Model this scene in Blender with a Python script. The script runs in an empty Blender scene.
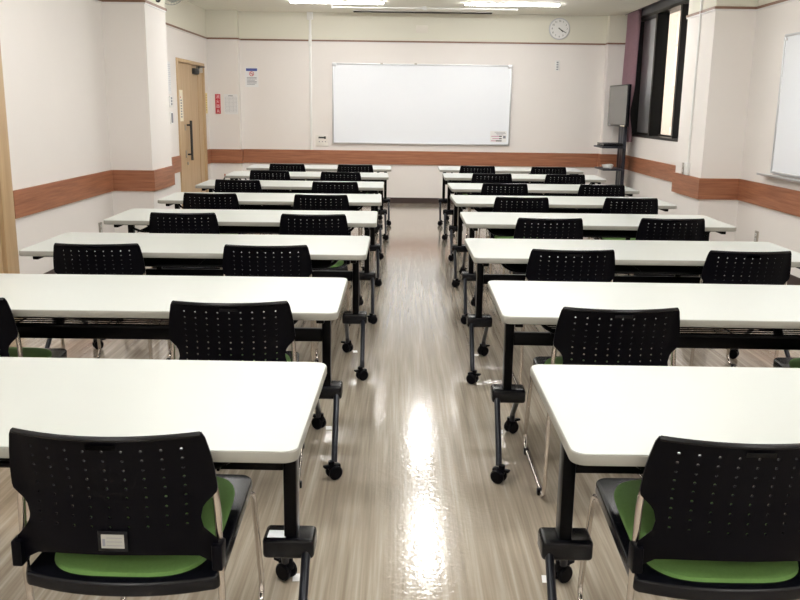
import bpy, bmesh, math, random
from mathutils import Vector, Matrix
random.seed(7)
scene = bpy.context.scene
COL = scene.collection

# ------------------------------------------------------------------ camera
F, PIT, ROL, PAN, H = 858.564519, 0.219441874, 0.0131475794, 0.000611689, 1.46
def world_dir(u, v, w=1.0):
    """direction of camera-frame vector: u right, v down, w forward (before roll)"""
    cp, sp, ca, sa = math.cos(PIT), math.sin(PIT), math.cos(PAN), math.sin(PAN)
    y1 = cp*w - sp*v; z = -sp*w - cp*v
    return Vector((ca*u + sa*y1, -sa*u + ca*y1, z))
R0, D0, F0 = world_dir(1,0,0), world_dir(0,1,0), world_dir(0,0,1)
cr, sr = math.cos(ROL), math.sin(ROL)
right = cr*R0 - sr*D0
down = sr*R0 + cr*D0
cam = bpy.data.cameras.new('camera'); co = bpy.data.objects.new('camera', cam); COL.objects.link(co)
M = Matrix((right, -down, -F0)).transposed().to_4x4(); M.translation = (0,0,H)
co.matrix_world = M
cam.sensor_width = 36; cam.lens = F/800*36; cam.clip_start = .05
scene.camera = co

# ------------------------------------------------------------------ materials
def nodes(m):
    m.use_nodes = True; nt = m.node_tree; return nt, nt.nodes['Principled BSDF']
def mat(name, col, rough=.5, metal=0, spec=.5, noise=0, nscale=30, bump=0, bscale=200, coat=0, coat_r=.05):
    m = bpy.data.materials.new(name); nt, b = nodes(m)
    b.inputs['Base Color'].default_value = (*col, 1); b.inputs['Roughness'].default_value = rough
    b.inputs['Metallic'].default_value = metal; b.inputs['Specular IOR Level'].default_value = spec
    b.inputs['Coat Weight'].default_value = coat; b.inputs['Coat Roughness'].default_value = coat_r
    tc = nt.nodes.new('ShaderNodeTexCoord')
    if noise:
        n = nt.nodes.new('ShaderNodeTexNoise'); n.inputs['Scale'].default_value = nscale; n.inputs['Detail'].default_value = 3
        nt.links.new(tc.outputs['Object'], n.inputs['Vector'])
        r = nt.nodes.new('ShaderNodeMapRange'); r.inputs['To Min'].default_value = 1-noise; r.inputs['To Max'].default_value = 1+noise
        nt.links.new(n.outputs['Fac'], r.inputs['Value'])
        v = nt.nodes.new('ShaderNodeVectorMath'); v.operation = 'SCALE'; v.inputs[0].default_value = col
        nt.links.new(r.outputs['Result'], v.inputs['Scale']); nt.links.new(v.outputs['Vector'], b.inputs['Base Color'])
    if bump:
        n = nt.nodes.new('ShaderNodeTexNoise'); n.inputs['Scale'].default_value = bscale; n.inputs['Detail'].default_value = 2
        nt.links.new(tc.outputs['Object'], n.inputs['Vector'])
        bp = nt.nodes.new('ShaderNodeBump'); bp.inputs['Strength'].default_value = bump; bp.inputs['Distance'].default_value = .002
        nt.links.new(n.outputs['Fac'], bp.inputs['Height']); nt.links.new(bp.outputs['Normal'], b.inputs['Normal'])
    return m
def emis(name, col, s):
    m = bpy.data.materials.new(name); nt, b = nodes(m)
    b.inputs['Base Color'].default_value = (*col,1); b.inputs['Emission Color'].default_value = (*col,1); b.inputs['Emission Strength'].default_value = s
    return m
def grain(name, c1, c2, scale, rough=.45, bump=.1, coords='Object', coat=0):
    m = bpy.data.materials.new(name); nt, b = nodes(m); b.inputs['Roughness'].default_value = rough
    b.inputs['Coat Weight'].default_value = coat
    tc = nt.nodes.new('ShaderNodeTexCoord'); mp = nt.nodes.new('ShaderNodeMapping'); mp.inputs['Scale'].default_value = scale
    nt.links.new(tc.outputs[coords], mp.inputs['Vector'])
    n = nt.nodes.new('ShaderNodeTexNoise'); n.inputs['Scale'].default_value = 1; n.inputs['Detail'].default_value = 5; n.inputs['Roughness'].default_value = .6
    nt.links.new(mp.outputs['Vector'], n.inputs['Vector'])
    r = nt.nodes.new('ShaderNodeValToRGB'); r.color_ramp.elements[0].color = (*c1,1); r.color_ramp.elements[1].color = (*c2,1)
    r.color_ramp.elements[0].position = .33; r.color_ramp.elements[1].position = .67
    nt.links.new(n.outputs['Fac'], r.inputs['Fac']); nt.links.new(r.outputs['Color'], b.inputs['Base Color'])
    return m
def floor_mat():
    m = bpy.data.materials.new('vinyl_floor'); nt, b = nodes(m); L = nt.links.new; N = nt.nodes.new
    tc = N('ShaderNodeTexCoord')
    # tile id: random offset per 0.45 m tile
    mpb = N('ShaderNodeMapping'); mpb.inputs['Scale'].default_value = (1,1,1); L(tc.outputs['Object'], mpb.inputs['Vector'])
    sn = N('ShaderNodeVectorMath'); sn.operation = 'SNAP'; sn.inputs[1].default_value = (1.82,30,10)
    L(mpb.outputs['Vector'], sn.inputs[0])
    wn = N('ShaderNodeTexWhiteNoise'); wn.noise_dimensions = '3D'; L(sn.outputs['Vector'], wn.inputs['Vector'])
    sc = N('ShaderNodeVectorMath'); sc.operation = 'SCALE'; sc.inputs['Scale'].default_value = 30; L(wn.outputs['Color'], sc.inputs[0])
    ad = N('ShaderNodeVectorMath'); ad.operation = 'ADD'; L(tc.outputs['Object'], ad.inputs[0]); L(sc.outputs['Vector'], ad.inputs[1])
    def streak(s, det):
        mp = N('ShaderNodeMapping'); mp.inputs['Scale'].default_value = s; L(ad.outputs['Vector'], mp.inputs['Vector'])
        n = N('ShaderNodeTexNoise'); n.inputs['Scale'].default_value = 1; n.inputs['Detail'].default_value = det; n.inputs['Distortion'].default_value = .25
        L(mp.outputs['Vector'], n.inputs['Vector']); return n
    n1 = streak((28,.9,1), 4); n2 = streak((105,2.2,1), 3)
    mx = N('ShaderNodeMath'); mx.operation = 'MULTIPLY_ADD'; mx.inputs[1].default_value = .35; L(n2.outputs['Fac'], mx.inputs[0])
    ms = N('ShaderNodeMath'); ms.operation = 'MULTIPLY'; ms.inputs[1].default_value = .65; L(n1.outputs['Fac'], ms.inputs[0]); L(ms.outputs[0], mx.inputs[2])
    r = N('ShaderNodeValToRGB'); e = r.color_ramp.elements
    e[0].position = .36; e[0].color = (.275,.225,.17,1); e[1].position = .66; e[1].color = (.53,.475,.39,1)
    k = e.new(.5); k.color = (.375,.32,.25,1)
    L(mx.outputs[0], r.inputs['Fac']); L(r.outputs['Color'], b.inputs['Base Color'])
    b.inputs['Roughness'].default_value = .17; b.inputs['Specular IOR Level'].default_value = .55
    b.inputs['Coat Weight'].default_value = .8; b.inputs['Coat Roughness'].default_value = .035
    n3 = N('ShaderNodeTexNoise'); n3.inputs['Scale'].default_value = 45; n3.inputs['Detail'].default_value = 3; L(tc.outputs['Object'], n3.inputs['Vector'])
    bp = N('ShaderNodeBump'); bp.inputs['Strength'].default_value = .18; bp.inputs['Distance'].default_value = .004
    L(n3.outputs['Fac'], bp.inputs['Height']); L(bp.outputs['Normal'], b.inputs['Normal']); L(bp.outputs['Normal'], b.inputs['Coat Normal'])
    return m
WALL = mat('wall_paper', (.81,.77,.74), .7, noise=.015, nscale=3, bump=.15, bscale=350)
def two_tone(m, upper, z):
    nt = m.node_tree; b = nt.nodes['Principled BSDF']; L = nt.links.new
    src = b.inputs['Base Color'].links[0].from_socket
    tc = nt.nodes.new('ShaderNodeTexCoord'); sx = nt.nodes.new('ShaderNodeSeparateXYZ'); L(tc.outputs['Object'], sx.inputs[0])
    gt = nt.nodes.new('ShaderNodeMath'); gt.operation = 'GREATER_THAN'; gt.inputs[1].default_value = z; L(sx.outputs['Z'], gt.inputs[0])
    mx = nt.nodes.new('ShaderNodeMix'); mx.data_type = 'RGBA'; L(gt.outputs[0], mx.inputs[0]); L(src, mx.inputs[6]); mx.inputs[7].default_value = (*upper,1)
    L(mx.outputs[2], b.inputs['Base Color'])
two_tone(WALL, (.74,.72,.62), 2.43)
CEIL = mat('ceiling_board', (.85,.84,.75), .85, bump=.2, bscale=120)
FLOOR = floor_mat()
BANDW = grain('wainscot_wood', (.245,.088,.042), (.40,.165,.085), (2.5,2.5,45), .4)
TRIMW = grain('picture_rail_wood', (.17,.085,.055), (.27,.15,.10), (3,3,60), .45)
TRIML = mat('picture_rail_light', (.75,.73,.72), .4)
BASEM = mat('dark_skirting', (.045,.026,.022), .45)
DOORW = grain('beech_door', (.47,.32,.175), (.56,.40,.235), (22,22,1.2), .45)
DARK = mat('dark_gap', (.02,.015,.012), .7)
TOP = mat('white_laminate', (.535,.56,.535), .32, noise=.01, nscale=8)
EDGE = mat('grey_edge_band', (.32,.315,.28), .45)
BLKM = mat('black_steel', (.0015,.0015,.0022), .3, spec=.10, bump=.05, bscale=600)
LEGM = mat('dark_grey_painted_steel', (.018,.02,.028), .28, metal=.3)
PLAS = mat('black_plastic', (.0018,.0018,.0034), .33, spec=.09, bump=.25, bscale=500)
PLASG = mat('glossy_black_plastic', (.004,.0045,.007), .25, spec=.3)
GREEN = mat('green_fabric', (.135,.27,.07), .9, noise=.12, nscale=120, bump=.5, bscale=700)
CHROME = mat('chrome', (.62,.58,.54), .18, metal=1)
ALU = mat('aluminium', (.62,.63,.65), .35, metal=.8)
WB = mat('whiteboard_enamel', (.87,.905,.96), .22, coat=.3, coat_r=.1)
WHITE = mat('white_plastic', (.82,.82,.80), .4)
PAPER = mat('paper', (.80,.80,.80), .8)
CREAM = mat('cream_paper', (.86,.80,.66), .8)
YELP = mat('yellow_paper', (.80,.66,.32), .8)
INK = mat('ink_grey', (.25,.26,.30), .8)
INKB = mat('black_ink', (.03,.03,.03), .7)
BLUE = mat('poster_blue', (.09,.12,.38), .7)
RED = mat('sign_red', (.55,.03,.05), .5)
PINK = mat('magenta_ink', (.55,.25,.40), .7)
STEEL = mat('brushed_steel', (.42,.39,.34), .35, metal=.8)
BRONZE = mat('dark_bronze_aluminium', (.018,.016,.015), .35, metal=.4)
SCREEN = mat('television_screen', (.16,.16,.155), .16, spec=.8)
CURT = mat('mauve_curtain', (.56,.36,.41), .9, noise=.1, nscale=60)
NAVY = mat('dark_navy_steel', (.016,.018,.030), .35)
TAPE = mat('white_tape', (.80,.80,.80), .6)
GREYP = mat('grey_label', (.42,.42,.38), .4)
LAMP = emis('lamp_diffuser', (1,.985,.965), 36)
LAMPOFF = mat('lamp_housing', (.80,.80,.78), .4)
SLOT = mat('curtain_box_grey', (.14,.14,.15), .6)
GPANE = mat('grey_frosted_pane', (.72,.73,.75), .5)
GLASS = bpy.data.materials.new('clear_glass'); _nt,_b = nodes(GLASS); _b.inputs['Transmission Weight'].default_value=1; _b.inputs['Roughness'].default_value=0; _b.inputs['IOR'].default_value=1.45
OUT = mat('cream_render_outside', (.84,.75,.66), .8)
NIGHT = mat('outside_dark', (.03,.03,.035), .8)

# ------------------------------------------------------------------ mesh helpers
class MB:
    def __init__(s): s.bm = bmesh.new(); s.mats = []; s.cur = 0
    def use(s, m):
        if m not in s.mats: s.mats.append(m)
        s.cur = s.mats.index(m); return s
    def _new(s, faces):
        for f in faces: f.material_index = s.cur
    def box(s, x0, x1, y0, y1, z0, z1, bev=0, seg=2, mx=None):
        b2 = bmesh.new(); bmesh.ops.create_cube(b2, size=1)
        for v in b2.verts: v.co = Vector(((x0+x1)/2+v.co.x*(x1-x0), (y0+y1)/2+v.co.y*(y1-y0), (z0+z1)/2+v.co.z*(z1-z0)))
        if bev: bmesh.ops.bevel(b2, geom=b2.edges[:], offset=bev, segments=seg, affect='EDGES', profile=.5)
        s.merge(b2, mx); return s
    def merge(s, b2, mx=None):
        vm = {}
        for v in b2.verts: vm[v] = s.bm.verts.new(mx @ v.co if mx else v.co)
        for f in b2.faces:
            try: nf = s.bm.faces.new([vm[v] for v in f.verts]); nf.material_index = s.cur
            except ValueError: pass
        b2.free()
    def prism(s, pts, z0, z1, bev=0, seg=2, mx=None, side=None):
        b2 = bmesh.new()
        vs = [b2.verts.new((x,y,z0)) for x,y in pts]; f = b2.faces.new(vs)
        r = bmesh.ops.extrude_face_region(b2, geom=[f])
        for v in r['geom']:
            if isinstance(v, bmesh.types.BMVert): v.co.z = z1
        bmesh.ops.recalc_face_normals(b2, faces=b2.faces[:])
        if bev:
            es = [e for e in b2.edges if abs(e.verts[0].co.z-e.verts[1].co.z) < 1e-6]
            bmesh.ops.bevel(b2, geom=es, offset=bev, segments=seg, affect='EDGES', profile=.5)
        s.merge(b2, mx); return s
    def tube(s, pts, r, n=10, corner=0, cap=True):
        P = [Vector(p) for p in pts]
        if corner and len(P) > 2:
            Q = [P[0]]
            for i in range(1, len(P)-1):
                a, b, c = P[i-1], P[i], P[i+1]
                d1 = (a-b); d2 = (c-b); c1 = min(corner, d1.length*.45, d2.length*.45)
                p0 = b+d1.normalized()*c1; p2 = b+d2.normalized()*c1
                for k in range(5):
                    t = k/4; Q.append(p0*(1-t)**2 + b*2*t*(1-t) + p2*t*t)
            Q.append(P[-1]); P = Q
        rings = []; up = None
        for i, p in enumerate(P):
            t = (P[min(i+1,len(P)-1)]-P[max(i-1,0)]).normalized()
            if up is None:
                up = t.orthogonal().normalized()
            else:
                up = (up - t*up.dot(t)).normalized()
            w = t.cross(up)
            rr = r[i] if isinstance(r,(list,tuple)) else r
            rings.append([s.bm.verts.new(p+(up*math.cos(2*math.pi*k/n)+w*math.sin(2*math.pi*k/n))*rr) for k in range(n)])
        fs = []
        for a, b in zip(rings, rings[1:]):
            for k in range(n): fs.append(s.bm.faces.new((a[k],a[(k+1)%n],b[(k+1)%n],b[k])))
        if cap: fs.append(s.bm.faces.new(rings[0][::-1])); fs.append(s.bm.faces.new(rings[-1]))
        s._new(fs); return s
    def cyl(s, p0, p1, r, n=20, bev=0):
        p0, p1 = Vector(p0), Vector(p1)
        if bev:
            d = (p1-p0).normalized()*bev
            return s.tube([p0,p0+d,p1-d,p1], [r-bev,r,r,r-bev], n)
        return s.tube([p0,p1], r, n)
    def grid(s, rows):
        """rows: list of lists of points -> quads"""
        V = [[s.bm.verts.new(p) for p in r] for r in rows]; fs = []
        for a, b in zip(V, V[1:]):
            for i in range(len(a)-1): fs.append(s.bm.faces.new((a[i],a[i+1],b[i+1],b[i])))
        s._new(fs); return s
    def build(s, name, m=None, parent=None, smooth=38, recalc=True):
        bm = s.bm
        if recalc: bmesh.ops.recalc_face_normals(bm, faces=bm.faces[:])
        for f in bm.faces: f.smooth = True
        for e in bm.edges:
            e.smooth = not (len(e.link_faces) == 2 and e.calc_face_angle(0) > math.radians(smooth)) and len(e.link_faces) == 2
        me = bpy.data.meshes.new(name); bm.to_mesh(me); bm.free()
        if s.mats:
            for x in s.mats: me.materials.append(x)
        else: me.materials.append(m)
        o = bpy.data.objects.new(name, me); COL.objects.link(o)
        if parent: o.parent = parent
        return o
def tag(o, label=None, cat=None, group=None, kind=None):
    if label: o['label'] = label
    if cat: o['category'] = cat
    if group: o['group'] = group
    if kind: o['kind'] = kind
    return o
def thing(name, label, cat, loc=(0,0,0), rz=0, group=None):
    o = bpy.data.objects.new(name, None); COL.objects.link(o); o.location = loc; o.rotation_euler = (0,0,rz)
    o.empty_display_size = .1
    return tag(o, label, cat, group)
def struct(o): o['kind'] = 'structure'; return o
def copy_tree(o, parent=None):
    c = o.copy(); COL.objects.link(c); c.parent = parent
    for ch in o.children: copy_tree(ch, c)
    return c
def rrect(x0, x1, y0, y1, r, n=6):
    P = []
    for cx, cy, a in ((x1-r,y0+r,-90),(x1-r,y1-r,0),(x0+r,y1-r,90),(x0+r,y0+r,180)):
        for k in range(n+1):
            t = math.radians(a+90*k/n); P.append((cx+r*math.cos(t), cy+r*math.sin(t)))
    return P
def text_mesh(s, size, name, m, parent, loc, rot, sx=1.0, depth=.0008, align='CENTER'):
    cu = bpy.data.curves.new(name, 'FONT'); cu.body = s; cu.size = size; cu.extrude = depth; cu.align_x = align; cu.align_y = 'CENTER'
    tmp = bpy.data.objects.new(name, cu); COL.objects.link(tmp)
    dg = bpy.context.evaluated_depsgraph_get(); dg.update()
    me = bpy.data.meshes.new_from_object(tmp.evaluated_get(dg)); bpy.data.objects.remove(tmp)
    me.materials.clear(); me.materials.append(m)
    o = bpy.data.objects.new(name, me); COL.objects.link(o)
    o.location = loc; o.rotation_euler = rot; o.scale = (sx,1,1)
    if parent: o.parent = parent
    return o

# ------------------------------------------------------------------ room
XL, XR, YB, YF, ZC = -2.952, 3.422, 13.58, -2.2, 2.861
LPX, LPY0, LPY1 = -2.530, 8.81, 9.56         # left pillar
RPX, RPY0, RPY1 = 3.022, 8.72, 9.55          # right pillar
PY = 13.42                                   # front of the two corner piers
BLX, BRX = -2.482, 3.085
struct(MB().box(XL-.2, XR+.3, YF-.2, YB+.2, -.1, 0).build('floor', FLOOR))
# ceiling stops short of the window for the curtain slot
c = MB().use(CEIL); SLX = 3.30
c.box(XL-.2, SLX, YF-.2, YB+.2, ZC, ZC+.16)
c.box(SLX, XR+.3, YF-.2, RPY1-.02, ZC, ZC+.16)
c.box(SLX, XR+.3, PY-.02, YB+.2, ZC, ZC+.16)
c.use(SLOT).box(SLX, XR+.3, RPY1-.02, PY-.02, ZC+.14, ZC+.16)
c.box(SLX, SLX+.008, RPY1-.02, PY-.02, ZC-.004, ZC+.14)
struct(c.build('ceiling'))
struct(MB().box(XL-.2, XR+.3, YF-.2, YF, 0, ZC).build('wall_rear', WALL))
struct(MB().box(XL-.2, XR+.3, YB, YB+.2, 0, ZC).build('wall_back', WALL))
# left wall with door openings
D1Y0, D1Y1, D1Z = 5.42, 6.30, 2.03          # near door leaf
D2Y0, D2Y1, D2Z = 11.60, 13.10, 2.03          # far door opening
w = MB()
w.box(XL-.2, XL, YF, D1Y0-.05, 0, ZC); w.box(XL-.2, XL, D1Y0-.05, D1Y1+.05, D1Z+.03, ZC)
w.box(XL-.2, XL, D1Y1+.05, D2Y0, 0, ZC); w.box(XL-.2, XL, D2Y0, D2Y1, D2Z, ZC); w.box(XL-.2, XL, D2Y1, YB, 0, ZC)
w.box(XL-.26, XL-.2, D1Y0-.2, D1Y1+.2, 0, D1Z+.2); w.box(XL-.26, XL-.2, D2Y0-.2, D2Y1+.2, 0, D2Z+.2)
struct(w.build('wall_left', WALL))
# right wall with window opening
WY0, WY1, WZ0, WZ1 = 9.75, 13.26, 1.10, 2.80
w = MB()
w.box(XR, XR+.2, YF, WY0, 0, ZC); w.box(XR, XR+.2, WY0, WY1, 0, WZ0); w.box(XR, XR+.2, WY0, WY1, WZ1, ZC+.14); w.box(XR, XR+.2, WY1, YB, 0, ZC)
struct(w.build('wall_right', WALL))
struct(MB().box(XL-.01, LPX, LPY0, LPY1, 0, ZC).build('wall_left_pillar', WALL))
struct(MB().box(RPX, XR+.01, RPY0, RPY1, 0, ZC).build('wall_right_pillar', WALL))
struct(MB().box(XL-.01, BLX, PY, YB+.01, 0, ZC).build('wall_back_pier_left', WALL))
struct(MB().box(BRX, XR+.01, PY, YB+.01, 0, ZC).build('wall_back_pier_right', WALL))

# profile runs along the wall faces: list of (x,y) points, inward offset t
def run(bm, pts, t, z0, z1, side):
    """side +1: room lies to the left of travel direction"""
    n = len(pts); P = [Vector(p) for p in pts]; off = []
    for i in range(n):
        ds = []
        if i > 0: ds.append((P[i]-P[i-1]).normalized())
        if i < n-1: ds.append((P[i+1]-P[i]).normalized())
        ns = [Vector((-d.y, d.x))*side for d in ds]
        if len(ns) == 2 and (ns[0]+ns[1]).length > .1: off.append(P[i] + (ns[0]+ns[1])*t)
        else: off.append(P[i] + ns[0]*t)
    V = bm.bm
    rows = [[(p.x,p.y,z0),(q.x,q.y,z0),(q.x,q.y,z1),(p.x,p.y,z1)] for p, q in zip(P, off)]
    vv = [[V.verts.new(c) for c in r] for r in rows]; fs = []
    for a, b in zip(vv, vv[1:]):
        for k in range(4): fs.append(V.faces.new((a[k],a[(k+1)%4],b[(k+1)%4],b[k])))
    fs.append(V.faces.new(vv[0])); fs.append(V.faces.new(vv[-1][::-1])); bm._new(fs)
LEFT_FAR = [(XL,D2Y1+.06),(XL,PY),(BLX,PY),(BLX,YB)]
LEFT_MID = [(XL,D1Y1+.21),(XL,LPY0),(LPX,LPY0),(LPX,LPY1),(XL,LPY1),(XL,D2Y0-.05)]
BACK = [(BLX,YB),(BRX,YB)]
RIGHT = [(BRX,YB),(BRX,PY),(XR,PY),(XR,RPY1),(RPX,RPY1),(RPX,RPY0),(XR,RPY0),(XR,YF)]
BZ0, BZ1 = .602, .813
for nm, p in (('left_far',LEFT_FAR),('left',LEFT_MID),('back',BACK),('right',RIGHT),('left_near',[(XL,YF),(XL,D1Y0-.12)])):
    b = MB(); run(b, p, .022, BZ0, BZ1, -1); struct(b.build('trim_wood_band_'+nm, BANDW))
    b = MB(); run(b, p, .010, 0, .088, -1); struct(b.build('baseboard_'+nm, BASEM))
TZ = 2.4386
FULL = [(XL,YF),(XL,LPY0),(LPX,LPY0),(LPX,LPY1),(XL,LPY1),(XL,PY),(BLX,PY),(BLX,YB),(BRX,YB),(BRX,PY),(XR-.02,PY)]
b = MB(); b.use(TRIMW); run(b, FULL, .016, TZ, TZ+.024, -1); b.use(TRIML); run(b, FULL, .012, TZ-.014, TZ, -1)
struct(b.build('trim_picture_rail_left'))
b = MB(); b.use(TRIMW); P_=[(XR,RPY1),(RPX,RPY1),(RPX,RPY0),(XR,RPY0),(XR,YF)]
run(b, P_, .016, TZ, TZ+.024, -1); b.use(TRIML); run(b, P_, .012, TZ-.014, TZ, -1)
struct(b.build('trim_picture_rail_right'))

# ------------------------------------------------------------------ doors
def door_near():
    r = bpy.data.objects.new('door_1', None); COL.objects.link(r); r['kind'] = 'structure'
    f = MB()
    f.box(XL-.12, XL+.022, D1Y1+.01, D1Y1+.205, 0, D1Z+.12, .004); f.box(XL-.12, XL+.022, D1Y0-.11, D1Y0, 0, D1Z+.12, .004)
    f.box(XL-.12, XL+.022, D1Y0, D1Y1+.01, D1Z+.01, D1Z+.12, .004)
    f.build('door_frame', DOORW, r)
    MB().box(XL-.05, XL-.008, D1Y0+.008, D1Y1, .008, D1Z).build('door_leaf', DOORW, r)
    h = MB().tube([(XL-.02,D1Y0+.09,1.0),(XL+.05,D1Y0+.09,1.0),(XL+.05,D1Y0+.2,1.0)], .01, corner=.02); h.build('door_handle', STEEL, r)
door_near()
def door_far():
    r = bpy.data.objects.new('door_2', None); COL.objects.link(r); r['kind'] = 'structure'
    f = MB(); Y0, Y1, Z = D2Y0, D2Y1, D2Z
    f.box(XL-.14, XL+.02, Y0-.035, Y0+.01, 0, Z+.04, .003); f.box(XL-.14, XL+.02, Y1-.01, Y1+.05, 0, Z+.04, .003)
    f.box(XL-.14, XL+.02, Y0+.01, Y1-.01, Z-.005, Z+.04, .003)
    f.build('door_frame', DOORW, r)
    MB().box(XL-.06, XL-.012, Y0+.012, 12.80, .008, Z-.008).build('door_leaf', DOORW, r)
    MB().box(XL-.06, XL-.012, 12.835, Y1-.012, .008, Z-.008).build('side_leaf', DOORW, r)
    MB().box(XL-.12, XL-.10, Y0, Y1, .001, Z).build('backing', DARK, r)
    # long pull handle with plates
    yh = 12.08
    h = MB(); h.use(INKB).tube([(XL-.02,yh,.80),(XL+.045,yh,.80)], .012); h.tube([(XL-.02,yh,1.20),(XL+.045,yh,1.20)], .012)
    h.use(INKB).tube([(XL+.045,yh,.72),(XL+.045,yh,1.26)], .017, 12); h.build('pull_handle', None, r)
    k = MB().box(XL-.014, XL-.002, yh-.13, yh-.09, 1.13, 1.21, .003); k.box(XL-.014, XL-.002, yh-.13, yh-.09, .76, .86, .003)
    k.box(XL-.014, XL+.004, yh-.06, yh-.03, .66, .70, .003); k.build('lock_plate', STEEL, r)
    cl = MB(); cl.use(INKB).box(XL-.05, XL+.03, 12.50, 12.76, Z-.13, Z-.055, .008); cl.use(STEEL).box(XL-.03,XL+.045,12.74,12.92,Z-.10,Z-.02,.004)
    cl.use(INKB).tube([(XL+.03,12.72,Z-.055),(XL+.06,12.60,Z-.03),(XL+.05,13.0,Z-.015)], .009)
    cl.build('door_closer', None, r)
door_far()

# ------------------------------------------------------------------ window, slot and outside
def window():
    r = bpy.data.objects.new('window_1', None); COL.objects.link(r); r['kind'] = 'structure'
    X0, X1 = XR-.006, XR+.19
    f = MB()
    f.box(X0, X1, WY0, WY1, WZ0, WZ0+.035); f.box(X0, X1, WY0, WY1, WZ1-.05, WZ1)
    f.box(X0, X1, WY0, WY0+.04, WZ0+.035, WZ1-.05); f.box(X0, X1, WY1-.04, WY1, WZ0+.035, WZ1-.05)
    f.build('window_frame', BRONZE, r)
    GX = XR+.13
    MB().box(XR-.012, XR+.02, RPY1-.02, PY-.005, WZ1-.01, ZC+.139).build('head_panel', SLOT, r)
    my = (12.085, 11.035, 10.35)
    for y in my:
        m = MB().box(X0, GX+.03, y, y+.065, WZ0+.035, WZ1-.05); m.build('window_mullion', BRONZE, r)
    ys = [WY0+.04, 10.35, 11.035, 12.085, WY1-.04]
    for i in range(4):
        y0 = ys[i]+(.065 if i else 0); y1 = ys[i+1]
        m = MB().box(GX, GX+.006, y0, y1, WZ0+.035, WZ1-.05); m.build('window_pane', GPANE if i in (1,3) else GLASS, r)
        s = MB().box(GX-.012, GX+.018, y0, y1, WZ0+.035, WZ0+.06); s.build('sash_rail', BRONZE, r)
    MB().box(GX-.03, GX-.012, 11.10+.10, 11.10+.13, WZ0+.07, WZ0+.14, .004).build('window_latch', STEEL, r)
window()
# outside: a rendered wall a little way off, and a dark-coloured sheet for darkness past the near end
struct(MB().box(XR+1.3, XR+1.5, 12.0, 19.0, -.5, 4.5).build('wall_outside', OUT))
struct(MB().box(XR+1.3, XR+1.5, 6.0, 12.0, -.5, 4.5).build('outside_darkness_sheet', NIGHT))

# curtain gathered at the far end of the window
def curtain():
    b = MB(); rows = []
    for j in range(25):
        z = ZC+.10 - j*(ZC+.10-1.02)/24; row = []
        t = j/24; pinch = 1 - .30*math.exp(-((t-.78)/.12)**2)
        for i in range(97):
            u = i/96; y = 13.37 - u*.56*pinch - .02
            x = 3.352 + .044*math.sin(u*math.pi*14+.5*math.sin(t*4))*pinch + .006*math.sin(u*9+t*6) - .012*t
            row.append((x, y, z))
        rows.append(row)
    b.grid(rows); bmesh.ops.solidify(b.bm, geom=b.bm.faces[:], thickness=.002)
    return tag(b.build('curtain', CURT, smooth=80), 'mauve pleated curtain gathered at the far end of the window beside the television', 'curtain')
curtain()
tag(MB().box(3.35, 3.385, RPY1+.05, PY-.04, ZC+.105, ZC+.14).build('curtain_rail', BRONZE), 'dark curtain rail in the ceiling slot above the window', 'curtain rail')

# ------------------------------------------------------------------ ceiling fixtures
LAMPF = emis('front_lamp_diffuser', (1,.985,.965), 60)
def light(x0, x1, y0, y1, label, LAMP=LAMP):
    o = thing('ceiling_light', label, 'ceiling light', ((x0+x1)/2,(y0+y1)/2,ZC), 0, 'strip lights on the ceiling')
    a, b_ = (x1-x0)/2, (y1-y0)/2
    h = MB().box(-a, a, -b_, b_, -.012, 0, .003); h.build('housing', LAMPOFF, o)
    if a > b_: MB().box(-a+.01, a-.01, -b_+.02, b_-.02, -.032, -.012, .008, 3).build('diffuser', LAMP, o)
    else: MB().box(-a+.02, a-.02, -b_+.01, b_-.01, -.05, -.018, .012, 3).build('diffuser', LAMP, o)
    return o
light(-1.53, -.26, 12.09, 12.20, 'bright strip light on the ceiling, front left of the whiteboard', LAMPF)
light(.82, 2.11, 12.09, 12.20, 'bright strip light on the ceiling nearest the clock', LAMPF)
light(.21, .39, 10.25, 11.3, 'strip light over the far part of the aisle')
light(.21, .39, 7.4, 8.65, 'strip light over the middle of the aisle')
light(-2.15, -.88, -1.6, -1.38, 'added unseen strip light over the left side behind the camera')  # this pair is added out of view to brighten surfaces facing the camera
light(1.50, 2.77, -1.6, -1.38, 'added unseen strip light over the right side behind the camera')
light(.20, .40, 2.2, 3.5, 'strip light over the near part of the aisle')
for i, y in enumerate((10.0, 6.3, 3.2, .2)):
    nm = ('fourth','third','second','first')[i]
    light(-2.0, -.73, y, y+.22, f'strip light over the left tables, {nm} from the camera')
    light(1.32, 2.59, y, y+.22, f'strip light over the right tables, {nm} from the camera')
r_ = thing('screen_rail', 'thin white rail with a centre joint hung under the ceiling before the whiteboard', 'rail', (.30,12.66,ZC))
MB().box(-1.29, 1.29, -.014, .014, -.034, -.014, .003).build('rail', LAMPOFF, r_)
MB().box(-1.31, -1.285, -.02, .02, -.04, 0, .004).build('end_cap', WHITE, r_); MB().box(1.285, 1.31, -.02, .02, -.04, 0, .004).build('end_cap', WHITE, r_)
MB().box(-.03, .03, -.022, .022, -.05, 0, .003).build('joint', WHITE, r_)
v = thing('ceiling_vent', 'long narrow dark slot vent in the ceiling above the whiteboard', 'vent', (.287,13.29,ZC))
MB().box(-1.04, 1.04, -.05, .05, -.010, 0, .003).build('frame', LAMPOFF, v); MB().box(-1.02, 1.02, -.042, .042, -.022, -.008).build('slot', DARK, v)

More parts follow.
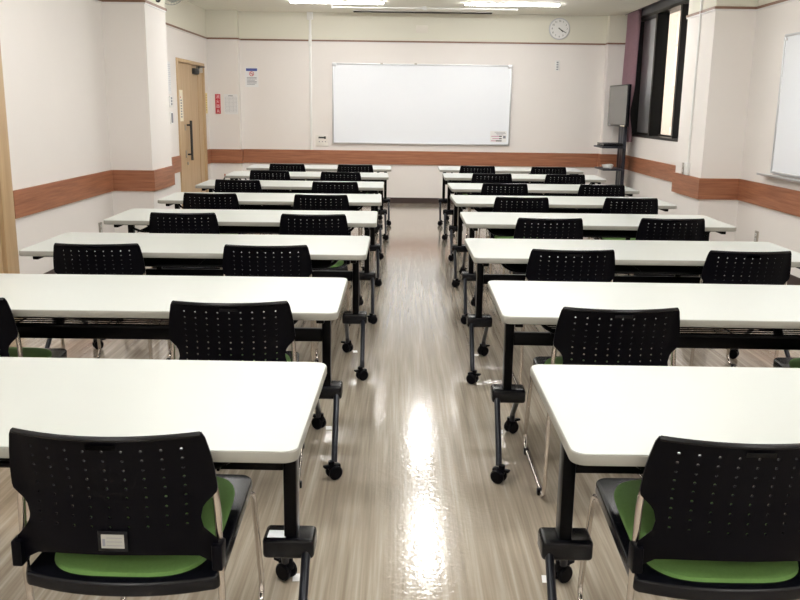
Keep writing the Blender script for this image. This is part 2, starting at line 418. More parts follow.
# ------------------------------------------------------------------ back wall items
wb = thing('whiteboard', 'large blank whiteboard with aluminium frame on the back wall', 'whiteboard', (.302, YB, 0))
X0, X1, Z0, Z1 = -1.372, 1.372, .917, 2.124
MB().box(X0+.015, X1-.015, -.022, -.006, Z0+.015, Z1-.015).build('board', WB, wb)
f = MB(); f.box(X0,X0+.018,-.04,0,Z0,Z1,.004); f.box(X1-.018,X1,-.04,0,Z0,Z1,.004); f.box(X0+.018,X1-.018,-.04,0,Z1-.018,Z1,.004); f.box(X0+.018,X1-.018,-.04,0,Z0,Z0+.022,.004)
f.build('frame', ALU, wb)
MB().box(X0-.004,X0+.06,-.046,-.02,Z1-.05,Z1+.004,.005).build('corner_cap', ALU, wb); MB().box(X1-.06,X1+.004,-.046,-.02,Z1-.05,Z1+.004,.005).build('corner_cap', ALU, wb)
for x in (-.62,-.1): MB().box(x-.02,x+.02,-.044,-.03,Z1-.01,Z1+.012,.003).build('hanger', STEEL, wb)
lb = MB().box(X1-.30,X1-.045,-.0235,-.0225,Z0+.05,Z0+.22).build('sticker', PAPER, wb)
t = MB(); t.use(INK)
for i,(a,b_) in enumerate(((-.235,-.07),(-.21,-.06),(-.20,-.10))): t.box(X1+a,X1+b_,-.0245,-.0236,Z0+.200-i*.020,Z0+.206-i*.020)
t.box(X1-.10,X1-.06,-.0245,-.0236,Z0+.11,Z0+.15)
t.use(PINK)
for i in range(3): t.box(X1-.285+.02*(i==1),X1-.13,-.0245,-.0236,Z0+.135-i*.034,Z0+.145-i*.034)
t.use(INKB)
for i in range(3): t.box(X1-.16-.05*(i==2),X1-.12,-.0246,-.0236,Z0+.132-i*.034,Z0+.147-i*.034)
t.build('printed_lines', None, lb)

cl = thing('wall_clock', 'round white wall clock with a silver rim above the switch plate', 'clock', (2.363, YB, 2.665))
MB().cyl((0,0,0),(0,-.035,0),.158,48,.008).build('rim', ALU, cl)
MB().cyl((0,-.0345,0),(0,-.037,0),.143,48).build('dial', WHITE, cl)
for hnum in range(1,13):
    a = math.radians(hnum*30)
    text_mesh(str(hnum), .036, 'numeral', INKB, cl, (.112*math.sin(a),-.0375,.112*math.cos(a)), (math.pi/2,0,0))
def hand(ang, L, wd):
    a = math.radians(ang); m = MB().box(-wd, wd, -.0015, .0015, -.02, L); o = m.build('hand', INKB, cl); o.location = (0,-.041,0); o.rotation_euler = (0,a,0)
hand(121,.105,.0045); hand(128,.072,.007)
MB().cyl((0,-.036,0),(0,-.045,0),.008,16).build('hub', INKB, cl)

sp = thing('switch_plate', 'narrow white plate with four dark buttons on the wall below the clock', 'switch', (2.363, YB, 2.13))
MB().box(-.035,.035,-.01,0,-.075,.075,.004).build('plate', WHITE, sp)
for i in range(4): MB().box(-.014,.014,-.013,-.009,.045-i*.034-.008,.045-i*.034+.010).build('button', INK, sp)
tag(MB().box(.288-.09,.288+.09,YB-.006,YB,2.58,2.69,.002).build('blank_plate', mat('blank_plate_paint',(.76,.72,.64),.6)), 'faint blank square plate on the back wall above the whiteboard', 'plate')

pl = thing('socket_plate', 'white wall plate with a dark slotted socket left of the whiteboard', 'socket', (-1.236, YB, .985))
MB().box(-.10,.09,-.012,0,-.12,.06,.004).build('plate', mat('plate_cream',(.80,.77,.72),.5), pl)
m = MB().box(-.055,.035,-.016,-.01,.005,.032); m.box(.03,.06,-.017,-.01,-.002,.038,.006); m.build('socket', INKB, pl)
m = MB()
for x in (-.05,0,.045): m.box(x,x+.014,-.014,-.01,-.05,-.036)
m.build('screw_hole', INK, pl)
cd = thing('cable_duct', 'white cable duct running down the back wall left of the whiteboard', 'cable duct', (-1.406, YB, 0))
MB().box(-.018,.018,-.02,0,.813,ZC-.10,.003).build('duct', WHITE, cd); MB().box(-.045,.045,-.045,0,ZC-.11,ZC,.005).build('box', WHITE, cd)
MB().box(-.024,.024,-.03,0,2.37,2.53,.003).build('joint', WHITE, cd)

po = thing('notice_poster', 'white notice with blue heading and red ring on the back wall', 'poster', (-2.308, YB, 1.90))
MB().box(-.10,.10,-.003,0,-.148,.146).build('sheet', PAPER, po)
MB().box(-.085,.085,-.005,-.003,.09,.13).build('heading', BLUE, po)
m = MB(); m.use(INK)
for i in range(6): m.box(-.075,.075-.03*(i%3==2),-.0045,-.003,-.01-i*.020,-.002-i*.020)
m.build('printing', None, po)
m = MB(); m.use(RED)
ring = [(.032*math.cos(a*math.pi/16), -.005, .050+.032*math.sin(a*math.pi/16)) for a in range(33)]
m.tube(ring, .004, 6); m.tube([(-.022,-.005,.072),(.022,-.005,.028)], .004, 6); m.build('prohibition_ring', None, po)
MB().box(-.02,.02,-.0055,-.0035,.046,.053).build('cigarette', INKB, po)

ex = thing('extinguisher_sign', 'narrow upright red sign with white characters on the left pier', 'sign', (-2.806, PY, 1.490))
MB().box(-.040,.040,-.004,0,-.145,.148,.001).build('panel', RED, ex)
PINKW = mat('sign_pale_pink', (.85,.60,.62), .6)
for i, ch in enumerate('消火器'):
    text_mesh(ch, .062, 'character', PINKW, ex, (0,-.0048,.105-i*.070), (math.pi/2,0,0))
text_mesh('具', .052, 'character', PINKW, ex, (0,-.0048,-.108), (math.pi/2,0,0))
pp = thing('notice_sheet', 'white printed table sheet pinned on the left pier beside the red sign', 'notice', (-2.606, PY, 1.490))
MB().box(-.105,.105,-.003,0,-.15,.15).build('sheet', PAPER, pp)
m = MB()
for i in range(12): m.box(-.085,.085,-.0042,-.003,.105-i*.020,.107-i*.020)
for x in (-.085,-.03,.03,.084): m.box(x,x+.0015,-.0042,-.003,-.115,.107)
m.box(-.04,.03,-.0042,-.003,.12,.13); m.build('printing', INK, pp)
ys = thing('yellow_notice', 'narrow upright yellow notice on the left wall beyond the door', 'notice', (XL, 13.27, 1.50))
MB().box(0,.003,-.065,.065,-.15,.15).build('sheet', YELP, ys)
m = MB()
for i in range(7): m.box(.003,.004,-.03,.03,.11-i*.036,.125-i*.036)
m.build('printing', mat('brown_ink',(.45,.34,.12),.8), ys)

# left wall, beside and on the far door
ds = thing('door_notice', 'long cream paper notice stuck on the far wooden door', 'notice', (XL-.012, 11.80, 1.46))
MB().box(0,.003,-.10,.10,-.205,.205).build('sheet', CREAM, ds)
m = MB().use(INK)
for i in range(7): m.box(.003,.004,-.03,.04,.06-i*.036,.078-i*.036)
m.build('written_lines', None, ds); m = MB(); m.use(RED).box(.003,.004,-.04,-.01,.10,.118); m.build('red_seal', None, ds)
pn = thing('wall_notice', 'tall white paper notice on the wall left of the far door, above the switches', 'notice', (XL, 11.17, 1.80))
MB().box(0,.003,-.11,.11,-.20,.20).build('sheet', PAPER, pn)
m = MB()
for i in range(14): m.box(.003,.004,-.09,.09-.05*(i%4==3),.16-i*.024,.166-i*.024)
m.build('printing', mat('pale_ink',(.55,.55,.62),.8), pn)
for nm, lab, z, h in (('light_switch','upper switch plate beside the far door',1.508,.14),('thermostat','lower grey control beside the far door, under the light switch',1.305,.15)):
    s_ = thing(nm, lab, 'switch', (XL, 11.22, z))
    MB().box(0,.012,-.06,.06,-h/2,h/2,.003).build('plate', WHITE, s_)
    m = MB()
    if nm == 'light_switch':
        for i in range(3): m.box(.012,.017,-.015,.035,.03-i*.036,.055-i*.036,.002)
    else: m.box(.012,.02,-.03,.03,-.06,.06,.003)
    m.build('rocker' if nm=='light_switch' else 'panel', INK, s_)

# outlets
def outlet(name, label, loc, rz, sub=STEEL):
    o = thing(name, label, 'socket', loc, rz)
    MB().box(0,.012,-.036,.036,-.06,.06,.003).build('plate', sub, o)
    m = MB()
    for z in (.025,-.025):
        m.box(.012,.0155,-.014,.014,z-.012,z+.012,.002)
    m.build('socket', WHITE, o)
    m = MB()
    for z in (.025,-.025):
        for y in (-.006,.006): m.box(.0155,.0162,y-.0015,y+.0015,z-.006,z+.006)
    m.build('slot', INKB, o); return o
outlet('wall_outlet','steel socket plate low on the left wall by the fourth table row',(XL,8.38,.272),0)
outlet('wall_outlet','steel socket plate low on the right wall under the side whiteboard',(XR,8.18,.30),math.pi)
outlet('wall_outlet','steel socket plate on the right pillar just above the wood band',(RPX,9.27,.875),math.pi)
cd = thing('cable_duct', 'white cable duct running down the side of the right pillar', 'cable duct', (RPX, 9.13, 0))
MB().box(-.016,0,-.014,.014,.94,ZC,.003).build('duct', WHITE, cd); MB().box(-.03,0,-.05,.05,.816,.945,.004).build('box', WHITE, cd)

# wall fan (behind the left pillar) and hook
fn = thing('wall_fan', 'wall fan with a wire cage high on the left wall behind the pillar', 'fan', (XL, 10.0, 2.69))
MB().box(0,.03,-.06,.06,-.08,.08,.006).build('wall_plate', WHITE, fn)
MB().tube([(.03,0,0),(.16,0,.02),(.27,0,0)], .02, corner=.05).build('arm', WHITE, fn)
MB().cyl((.34,.06,0),(.34,-.05,0),.05,20,.01).build('motor', WHITE, fn)
cg = MB()
cx = .40
for rr, yy in ((.148,-.07),(.15,-.09),(.11,-.125),(.06,-.14),(.11,-.05)):
    cg.tube([(cx+rr*math.cos(a*math.pi/20), yy, rr*math.sin(a*math.pi/20)) for a in range(41)], .0035, 6, cap=False)
for k in range(28):
    a = k*math.pi/14; c_, s__ = math.cos(a), math.sin(a)
    cg.tube([(cx+.03*c_,-.145,.03*s__),(cx+.11*c_,-.125,.11*s__),(cx+.15*c_,-.09,.15*s__),(cx+.148*c_,-.07,.148*s__),(cx+.06*c_,-.03,.06*s__)], .0016, 5)
cg.build('cage', mat('cage_grey',(.45,.45,.42),.4), fn)
bl = MB()
for k in range(4):
    a0 = k*math.pi/2
    bl.grid([[(cx+r*math.cos(a0+t), -.09+.02*t, r*math.sin(a0+t)) for t in (0,.3,.6,.9)] for r in (.03,.08,.13)])
bmesh.ops.solidify(bl.bm, geom=bl.bm.faces[:], thickness=.002)
bl.build('blades', mat('blade_pale',(.55,.57,.55),.4), fn)
MB().cyl((cx,-.07,0),(cx,-.15,0),.03,20,.006).build('hub', WHITE, fn)
MB().tube([(.34,0,0),(.40,0,0)], .03).build('motor_neck', WHITE, fn)
hk = thing('cable_hook', 'black hook with grey loop high on the left pillar side', 'hook', (LPX, 9.23, 2.53))
MB().tube([(0,-.06,.20),(.02,-.055,.05),(.02,-.02,-.04),(.02,.045,.02),(.015,.07,.22)], .007, corner=.05).build('loop', mat('grey_cord',(.3,.3,.3),.6), hk)
MB().tube([(.0,0,-.02),(.03,.0,-.035),(.03,.06,.05),(.0,.06,.055)], .014, corner=.02).build('hook', INKB, hk)

# right whiteboard
rw = thing('side_whiteboard', 'whiteboard with an aluminium frame on the right wall, cut by the picture edge', 'whiteboard', (XR, 7.07, 0))
Y0, Y1, Z0, Z1 = -.9, .9, .925, 2.145
MB().box(-.02,-.004,Y0+.01,Y1-.01,Z0+.01,Z1-.01).build('board', WB, rw)
f = MB(); f.box(-.03,0,Y0,Y0+.02,Z0,Z1,.004); f.box(-.03,0,Y1-.02,Y1,Z0,Z1,.004); f.box(-.03,0,Y0+.02,Y1-.02,Z1-.02,Z1,.004); f.box(-.03,0,Y0+.02,Y1-.02,Z0,Z0+.02,.004)
f.build('frame', ALU, rw)
MB().box(-.036,-.01,Y1-.055,Y1-.005,Z1-.055,Z1-.03,.004).build('corner_cap', ALU, rw)
t = MB().box(-.085,0,Y0-.02,Y1+.16,Z0-.03,Z0-.018,.003); t.box(-.088,-.082,Y0-.02,Y1+.16,Z0-.03,Z0-.008,.002); t.build('pen_tray', ALU, rw)

# ------------------------------------------------------------------ television and its stand
tv = thing('television', 'flat television turned towards the room in the far right corner', 'television', (3.165, 12.86, 1.245), math.radians(2.5))
MB().box(-.02,.03,-.46,.46,0,.59,.008).build('body', PLASG, tv)
MB().box(-.023,-.0195,-.445,.445,.03,.575).build('screen', SCREEN, tv)
m = MB().box(-.0235,-.019,.30,.40,.008,.020); m.build('badge', ALU, tv)
m = MB().box(-.0235,-.019,-.40,-.20,.006,.020); m.build('sticker', CREAM, tv)
st = thing('television_stand', 'dark floor stand with two shelves carrying the television', 'stand', (3.17, 12.88, 0))
m = MB()
m.box(.06,.11,-.155,-.09,.04,1.72,.006); m.build('post', NAVY, st)
m = MB(); m.box(.06,.11,.09,.155,.04,1.72,.006); m.build('post', NAVY, st)
MB().box(.065,.105,-.09,.09,.30,1.62,.003).build('back_panel', NAVY, st)
MB().box(.03,.06,-.2,.2,1.40,1.70,.004).build('mounting_plate', NAVY, st)
for z, x0 in ((.948,-.27),(.628,-.24)):
    s_ = MB().box(x0, .06, -.30, .28, z-.012, z+.012, .005); s_.build('shelf', NAVY, st)
m = MB(); m.box(-.30,.20,-.36,-.28,.03,.07,.01); m.box(-.30,.20,.28,.36,.03,.07,.01); m.box(.03,.14,-.28,.28,.03,.07,.005); m.build('base', NAVY, st)
for x in (-.27,.17):
    for y in (-.32,.32):
        MB().cyl((x,y-.014,.022),(x,y+.014,.022),.022,16).build('caster', PLAS, st)
d = thing('disc_player', 'slim black disc player on the upper shelf of the television stand', 'disc player', (3.09, 12.90, .9605))
MB().box(-.15,.13,-.215,.215,0,.045,.004).build('case', PLASG, d); MB().box(-.153,-.149,-.19,.10,.012,.034).build('front_panel', SCREEN, d)
d = MB()
for k in range(3):
    d.tube([(math.cos(a*.5)*(.06+.008*k), math.sin(a*.5)*(.09-.006*k), .012+.016*k+.004*math.sin(a)) for a in range(14)], .010, 7, cap=False)
o = d.build('cable_coil', WHITE); o.location = (3.045,12.80,.6405); tag(o,'small bundle of white cable on the lower shelf of the television stand','cable')
o = MB().tube([(3.13,12.95,1.25),(3.10,12.93,1.10),(3.11,12.98,1.008)], .004, 6).build('television_cable', WHITE); tag(o,'thin white cable hanging from the television to the disc player','cable')

# ------------------------------------------------------------------ table
W, D = 1.80, .688
def make_table():
    """origin: floor under the near-left corner; aisle end at x=0 for the right column, x=W for the left column"""
    root = thing('folding_table', '', 'table')
    # slab
    b2 = MB(); b2.use(EDGE); b2.prism(rrect(0,W,0,D,.035), .692, .7185, .004, 2)
    b2.use(TOP); b2.prism(rrect(.003,W-.003,.003,D-.003,.033), .7185, .72)
    b2.build('tabletop', None, root)
    MB().box(.09,W-.09,.02,D-.02,.6875,.6925).build('underside', BLKM, root)
    yc = .395
    for sgn, xe in ((1, 0), (-1, W)):
        X = lambda a: xe + sgn*a
        bx = lambda mb, a, b_, *r, **k: mb.box(min(X(a),X(b_)), max(X(a),X(b_)), *r, **k)
        m = MB(); bx(m, .055,.090, yc-.03,yc+.03, .30,.69, bev=.004); m.build('column', BLKM, root)
        m = MB(); bx(m, .055,.085, .06,D-.06, .665,.690, bev=.003); m.build('top_bracket', BLKM, root)
        m = MB(); bx(m, .008,.148, yc-.045,yc+.045, .262,.322, bev=.012, seg=3); m.build('foot_block', PLASG, root)
        fl = MB(); fl.tube([(X(.030),yc-.03,.285),(X(.026),.175,.10),(X(.026),.165,.065)], .0125, 12, corner=.03); fl = fl.build('leg', LEGM, root)
        rl = MB(); rl.tube([(X(.130),yc+.03,.285),(X(.137),.675,.10),(X(.137),.685,.065)], .0125, 12, corner=.03); rl = rl.build('leg', LEGM, root)
        for xx, yy, dd in ((.026,.150,-1),(.137,.700,1)):
            c = MB()
            for s2 in (-1,1):
                c.cyl((s2*.005,0,.029),(s2*.024,0,.029),.029,20,.005)
            c.cyl((-.008,0,.029),(.008,0,.029),.020,16)
            c.box(-.013,.013,-.024,.026,.036,.062,.006)
            c.tube([(0,dd*.012,.052),(0,dd*.012,.076)], .013, 12)
            c.box(-.011,.011,-.046,-.020,.052,.062,.003)
            c = c.build('caster', PLAS, root); c.location = (X(xx), yy, 0); c.rotation_euler = (0,0,math.radians(58 if dd < 0 else 125)*sgn)
    MB().box(.09,W-.09, yc-.012,yc+.018, .505,.560,.005).build('crossbeam', BLKM, root)
    # book shelf: bent tube rim and wires
    s_ = MB(); z = .635
    s_.tube([(.15,.09,.69),(.17,.09,.66),(.22,.10,z),(W-.22,.10,z),(W-.17,.09,.66),(W-.15,.09,.69)], .008, 8, corner=.04)
    s_.tube([(.15,.37,.69),(.19,.37,z),(W-.19,.37,z),(W-.15,.37,.69)], .0065, 8, corner=.03)
    for k in range(8): s_.tube([(.2,.13+.03*k,z),(W-.2,.13+.03*k,z)], .0033, 6)
    for x in (.2,.55,.9,W-.55,W-.2): s_.tube([(x,.10,z-.004),(x,.37,z-.004)], .004, 6)
    s_.build('book_shelf', BLKM, root)
    for x in (.40,.62,W-.62,W-.40):
        MB().box(x-.015,x+.015,yc-.01,yc+.012,.56,.69,.003).build('bracket', BLKM, root)
    return root
S = 1
tablesL = [(-.22,1.767,-.014),(-.228,3.076,.004),(-.174,4.368,.004),(-.156,5.632,.018),(-.153,6.915,.026),(-.167,8.230,.009),(-.136,9.504,.030),(-.121,10.753,.020)]
tablesR = [(.386,1.776,-.005),(.379,3.058,-.014),(.378,4.328,.005),(.434,5.658,-.005),(.447,6.919,.022),(.483,8.19,.012),(.479,9.576,-.014),(.481,10.802,-.007)]
ordn = ['nearest the camera','second from the camera','third from the camera','fourth from the camera','fifth from the camera','sixth from the camera','seventh from the camera','farthest, next to the back wall']
proto = make_table(); first = True
tabs = {}
for side, lst in (('left',tablesL),('right',tablesR)):
    for i, (x, y, a) in enumerate(lst):
        o = proto if first else copy_tree(proto); first = False
        if side == 'left': px, py = x - W*math.cos(a), y - W*math.sin(a)
        else: px, py = x, y
        o.location = (px, py, 0); o.rotation_euler = (0,0,a)
        tag(o, f'white-topped folding table {side} of the aisle, {ordn[i]}', 'table', 'rows of folding tables')
        tabs[side, i] = o
# sticker on the foot of the nearest left table
MB().box(W-.135,W-.085,.360,.400,.3215,.3228).build('foot_sticker', ALU, tabs['left',0])['label'] = 'silver sticker on the foot block'
m = MB(); m.use(INKB).tube([(-.03,.15,.66),(.0,.06,.70)], .008, 6); m.use(mat('red_brown_grip',(.35,.08,.04),.5)).tube([(0.0,.06,.70),(.012,-.012,.735)], .008, 6)
m.build('release_lever', None, tabs['left',6])

# tape marks on the floor by the casters
for side, i, dx in (('left',0,1),('left',1,1),('left',2,1),('right',0,-1),('right',1,-1),('right',2,-1)):
    x, y, a = (tablesL if side=='left' else tablesR)[i]
    cx_ = x + (-.137+.043 if side=='left' else .137-.043); cy_ = y+.705
    o = MB().box(-.014,.014,-.022,.022,0,.0012).build('floor_tape', TAPE); o.location = (cx_,cy_,0); o.rotation_euler = (0,0,.1*dx)
    tag(o, f'small white floor tape by the {side} table {ordn[i].split(",")[0]}', 'tape', 'tape marks by the table casters')

# ------------------------------------------------------------------ chair
def bw(z):      # half width of the backrest at height z
    T = [(.452,.229),(.515,.229),(.524,.220),(.535,.206),(.555,.194),(.577,.190),(.600,.195),(.618,.208),(.628,.224),(.645,.2275),(.69,.2245),(.73,.219),(.765,.212),(.775,.210),(.782,.205)]
    for (a, u), (b_, v) in zip(T, T[1:]):
        if z <= b_: return u + (v-u)*max(0,(z-a))/(b_-a)
    return T[-1][1]
def by(x, z):   # depth of the back surface (towards the camera negative)
    lean = .030*min(1,(.78-z)/.14)**.8 if z < .78 else 0
    return -.043*(1-min(1,(x/.205)**2)) + lean + (.018*((.50-z)/.04) if z < .50 and abs(x) < .19 else 0)
def bot(x): # bottom edge of the backrest
    t = abs(x)/.205
    return .499 - (.499-.472)*min(1,t)**2.5 if t < 1 else .454
def make_chair():
    root = thing('stacking_chair', '', 'chair')
    B = MB(); bm = B.bm; vc = {}
    def V(x, z):
        k = (round(x,5), round(z,5))
        if k not in vc: vc[k] = bm.verts.new((x, by(x,z), z))
        return vc[k]
    XS = [-.182]+[-.1822+.0405*i for i in range(1,9)]+[.182]
    XS = [-.18225+.0405*i for i in range(10)]
    ZS = [.5536+.0229*i for i in range(10)]     # 9 rows
    r = .0034
    for i in range(9):
        for j in range(9):
            x0,x1,z0,z1 = XS[i],XS[i+1],ZS[j],ZS[j+1]; cx,cz = (x0+x1)/2,(z0+z1)/2
            outer = [V(x1,cz),V(x1,z1),V(cx,z1),V(x0,z1),V(x0,cz),V(x0,z0),V(cx,z0),V(x1,z0)]
            inner = []
            for k in range(8):
                a = k*math.pi/4; xx, zz = cx+r*math.cos(a), cz+r*math.sin(a)
                inner.append(bm.verts.new((xx, by(xx,zz), zz)))
            for k in range(8): bm.faces.new((outer[k],outer[(k+1)%8],inner[(k+1)%8],inner[k]))
    # plain strips above and below the holes, and the side wings
    def strip(zlist, xs):
        for za, zb in zip(zlist, zlist[1:]):
            for xa, xb in zip(xs, xs[1:]):
                bm.faces.new((V(xa,za),V(xb,za),V(xb,zb),V(xa,zb)))
    xm = sorted(set([round(x,5) for x in XS]+[round((a+b_)/2,5) for a,b_ in zip(XS,XS[1:])]))
    vcx = {round(x,5): x for x in XS}; xm = [vcx.get(x, x) for x in xm]
    xm = []
    for a,b_ in zip(XS,XS[1:]): xm += [a,(a+b_)/2]
    xm.append(XS[-1])
    strip([ZS[-1], .770, .782], xm)
    # below: down to the curved bottom
    rows = [(1.0,),(.6,),(.25,),(0,)]
    def Vb(x, t):   # t=1 at first hole row, 0 at the bottom edge
        if t == 1: return V(x, ZS[0])
        z = bot(x)+(ZS[0]-bot(x))*t
        return V(x, z)
    for ta, tb in ((0,.25),(.25,.6),(.6,1)):
        for xa, xb in zip(xm, xm[1:]): bm.faces.new((Vb(xa,ta),Vb(xb,ta),Vb(xb,tb),Vb(xa,tb)))
    # wings
    zw = []
    for a, b_ in zip(ZS, ZS[1:]): zw += [a, (a+b_)/2]
    zw += [ZS[-1], .770, .782]
    for s_ in (-1, 1):
        xe = s_*XS[-1]
        def W_(z, u):
            if u == 0: return V(xe, z)
            return V(s_*(abs(xe)+(bw(z)-abs(xe))*u), z)
        for za, zb in zip(zw, zw[1:]):
            for ua, ub in ((0,.5),(.5,1)):
                q = (W_(za,ua),W_(za,ub),W_(zb,ub),W_(zb,ua))
                bm.faces.new(q)
        # lower wing with mounting tab
        zin = [bot(XS[-1])+(ZS[0]-bot(XS[-1]))*t for t in (0,.25,.6,1)]
        zo = [.454,.490,.520,ZS[0]]
        for k in range(3):
            a0 = Vb(xe,(0,.25,.6,1)[k]); a1 = Vb(xe,(0,.25,.6,1)[k+1])
            o0 = V(s_*bw(zo[k]), zo[k]); o1 = V(s_*bw(zo[k+1]), zo[k+1])
            bm.faces.new((a0,o0,o1,a1))
    bmesh.ops.recalc_face_normals(bm, faces=bm.faces[:])
    bmesh.ops.solidify(bm, geom=bm.faces[:], thickness=.0055)
    back = B.build('backrest', PLAS, root, smooth=50)
    # thick rolled rim along the top, grip slot
    rim = MB(); n = 20
    rim.tube([(-.201+.402*k/n, by(-.201+.402*k/n,.780)+.003, .779) for k in range(n+1)], .0065, 8); rim.build('top_rim', PLASG, back)
    g = MB(); gx = [-.032+.016*k for k in range(5)]
    g.grid([[(x, by(x,z)-.0045, z) for x in gx] for z in (.754,.766)]); bmesh.ops.solidify(g.bm, geom=g.bm.faces[:], thickness=.002)
    g.build('maker_plate', PLASG, back)
    # seat shell + green pad
    def outline(n=10):
        P = []
        hr, hf, y0, y1 = .222, .206, .030, .548
        r = .040
        for k in range(n+1):
            t = math.radians(90*k/n); P.append((hf-r+r*math.cos(t), y1-r+r*math.sin(t)))
        for k in range(n+1):
            t = math.radians(90+90*k/n); P.append((-hf+r+r*math.cos(t), y1-r+r*math.sin(t)))
        for k in range(4):
            t = math.radians(180+90*k/3); P.append((-hr+.02+.02*math.cos(t), y0+.02+.02*math.sin(t)))
        for k in range(1, 12):
            u = -1+2*k/12; P.append((u*(hr-.02), y0-.034*(1-abs(u)**2.2)))
        for k in range(4):
            t = math.radians(270+90*k/3); P.append((hr-.02+.02*math.cos(t), y0+.02+.02*math.sin(t)))
        return P
    tilt = Matrix.Translation((0,0,.400)) @ Matrix.Rotation(math.radians(2.0), 4, 'X')
    sh = MB().prism(outline(), -.010, .026, .007, 3, tilt)
    sh.build('seat', PLASG, root)
    def padout(n=48):
        P = []
        for k in range(n):
            a = 2*math.pi*k/n; c, s_ = math.cos(a), math.sin(a)
            e = .42 if s_ > 0 else .54
            xx = math.copysign(abs(c)**.55, c); yy = math.copysign(abs(s_)**e, s_)
            y = .285 + (.240*yy if s_ > 0 else .262*yy); hw = .199 - .024*(y/.56)
            P.append((hw*xx, y))
        return P
    pd = MB(); P = padout(); rings = [(1.0,.024),(.985,.034),(.93,.039),(.6,.040),(.25,.038)]
    R = [[tilt @ Vector((x*k, .285+(y-.285)*k, z)) for x, y in P] for k, z in rings]
    pd.grid([r_+[r_[0]] for r_ in R]); bmesh.ops.remove_doubles(pd.bm, verts=pd.bm.verts[:], dist=1e-5)
    loops = [e for e in pd.bm.edges if len(e.link_faces) == 1]
    bmesh.ops.holes_fill(pd.bm, edges=loops, sides=100)
    pd.build('seat_pad', GREEN, root)
    # chrome sled frame
    for s_ in (-1,1):
        f = MB()
        f.tube([(s_*.192,.500,.398),(s_*.200,.555,.385),(s_*.203,.632,.055),(s_*.206,.605,.0145),(s_*.222,.10,.0145),(s_*.222,.078,.06),(s_*.223,.050,.45),(s_*.220,.051,.60),(s_*.211,.048,.665)], .0085, 10, corner=.035)
        f.build('side_frame', CHROME, root)
        for y in (.15,.55):
            t_ = (y-.1)/.5
            MB().box(s_*(.227-.019*t_)-.011, s_*(.227-.019*t_)+.011, y-.014, y+.014, 0, .024, .004).build('glide', PLAS, root)
        MB().box(s_*.224-.012, s_*.224+.012, .014, .056, .450, .512, .004).build('back_bracket', PLAS, root)
    MB().tube([(-.195,.50,.388),(.195,.50,.388)], .008, 8).build('seat_crossbar', CHROME, root); MB().tube([(-.226,.07,.384),(.226,.07,.384)], .008, 8).build('seat_crossbar', CHROME, root)
    return root

def unproj(px, py, z):
    u, v = px-400, py-300
    d = right*(u/F) + down*(v/F) + F0
    t = (z-H)/d.z
    return Vector((0,0,H)) + d*t
# top corners of every visible backrest in the photo -> world
CH = [('left',0,None,(9,430),(203,434)),
 ('left',1,'a',None,(4,299)),('left',1,'b',(171.5,302),(288,302.3)),
 ('left',2,'a',(53.5,244),(139,244.3)),('left',2,'b',(225,245.3),(307,246)),
 ('left',3,'a',(150,213),(215.5,213.4)),('left',3,'b',(281.5,214.4),(345.4,215)),
 ('left',4,'a',(184,193.4),(236.5,193.7)),('left',4,'b',(295.6,194.8),(346.4,195.5)),
 ('left',5,'a',(216.4,179.8),(258.5,180.3)),('left',5,'b',(313.6,181.6),(356.6,182.5)),
 ('left',6,'a',(250.6,170.3),(289,171)),('left',6,'b',(322,172),(359.3,172.5)),
 ('left',7,'a',(270,164),(304,164.3)),('left',7,'b',(337.7,165.3),(371.7,165.8)),
 ('right',0,None,(660,438),None),
 ('right',1,'a',(565,308.2),(677,309)),('right',1,'b','seat',None),
 ('right',2,'a',(532,249.8),(614.2,250.4)),('right',2,'b',(707.5,251.2),(793.8,252)),
 ('right',3,'a',(518.5,218.4),(582,219)),('right',3,'b',(641,218.7),(705.5,219.3)),
 ('right',4,'a',(496,197.4),(548,198)),('right',4,'b',(609,198.3),(662,198.8)),
 ('right',5,'a',(482.8,183.1),(526.6,183.6)),('right',5,'b',(583.6,184.7),(627.6,185.3)),
 ('right',6,'a',(473.5,173.9),(511.6,174.3)),('right',6,'b',(546.2,174.4),(585,174.9)),
 ('right',7,'a',(461.5,166.6),(495,167)),('right',7,'b',(532.6,167.4),(566.8,167.8))]
chair = make_chair(); first = True
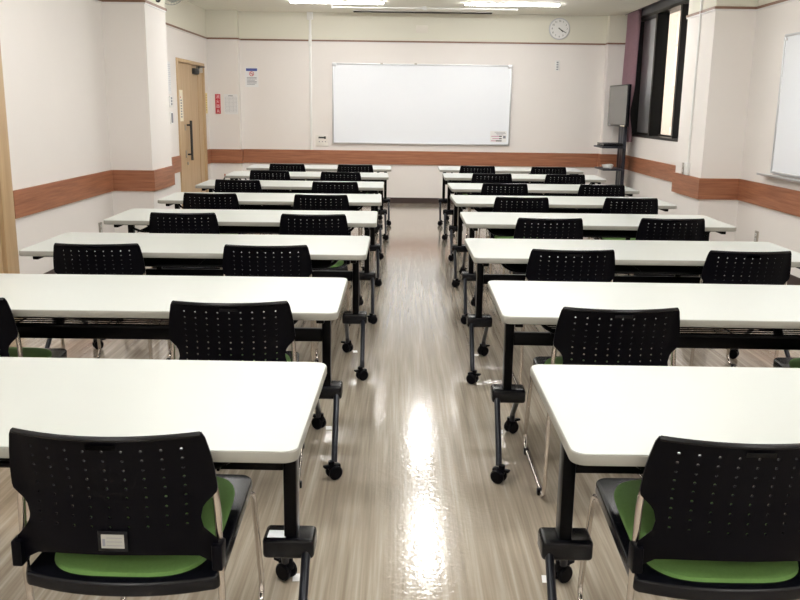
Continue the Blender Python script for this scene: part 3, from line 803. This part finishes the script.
for side, i, k, A, B_ in CH:
    ang = 0
    if A == 'seat': cx_, cy_ = 1.795, 2.985
    elif A is None: p = unproj(*B_,.78); cx_, cy_ = p.x-.203, p.y
    elif B_ is None: p = unproj(*A,.78); cx_, cy_ = p.x+.203, p.y
    else:
        p, q = unproj(*A,.78), unproj(*B_,.78); cx_, cy_ = (p.x+q.x)/2, (p.y+q.y)/2
        if i < 4: ang = max(-.06,min(.06, math.atan2(q.y-p.y, q.x-p.x)))
    tx, ty, ta = (tablesL if side=='left' else tablesR)[i]
    lim = ty - .040 + math.sin(ta)*(cx_-tx)
    cy_ = max(min(cy_, lim), lim-.12)
    if (side, i, k) in (('right',4,'b'),('right',5,'b')): cx_ -= .03
    o = chair if first else copy_tree(chair); first = False
    o.location = (cx_, cy_, 0); o.rotation_euler = (0,0,ang)
    which = {'left':{'a':'nearer the wall','b':'nearer the aisle'},'right':{'a':'nearer the aisle','b':'nearer the wall'}}
    lab = f'black perforated chair, {side} table {ordn[i].split(",")[0]}' + (', ' + which[side][k] if k else '')
    tag(o, lab, 'chair', 'chairs at the tables')
    if side == 'left' and i == 0: near = o
# inventory label on the nearest left chair
lb = MB(); z0, z1 = .512, .560
lb.box(-.026,.040, by(.0,.535)-.0065, by(0,.535)-.003, z0, z1, .001)
lb = lb.build('label_holder', PLASG, near); 
l2 = MB().box(-.018,.032, by(0,.535)-.0075, by(0,.535)-.006, z0+.008, z1-.008).build('inventory_label', GREYP, lb)
t = MB()
for i in range(3): t.box(-.006,.028, by(0,.535)-.0082, by(0,.535)-.0074, z0+.014+i*.009, z0+.0152+i*.009)
t.box(-.015,-.009, by(0,.535)-.0082, by(0,.535)-.0074, z0+.013, z0+.030)
t.build('printed_lines', INK, lb)

# ------------------------------------------------------------------ light and look
w = bpy.data.worlds.new('world'); scene.world = w; w.use_nodes = True
w.node_tree.nodes['Background'].inputs[0].default_value = (.5,.6,.8,1); w.node_tree.nodes['Background'].inputs[1].default_value = .25
al = bpy.data.lights.new('added_outside_light', 'AREA'); al.shape = 'RECTANGLE'; al.size = 3; al.size_y = 3; al.energy = 100; al.color = (1,.9,.78)  # added area light, brightens the outside wall seen through the clear panes
ao = bpy.data.objects.new('added_outside_light', al); COL.objects.link(ao); ao.location = (XR+.45, 15.6, 2.2)
ao.rotation_euler = (0, math.radians(90), 0); ao.rotation_euler = Vector((-1,0,0)).to_track_quat('Z','Y').to_euler()
scene.view_settings.view_transform = 'Standard'; scene.view_settings.look = 'None'
scene.view_settings.exposure = .12; scene.view_settings.gamma = 1
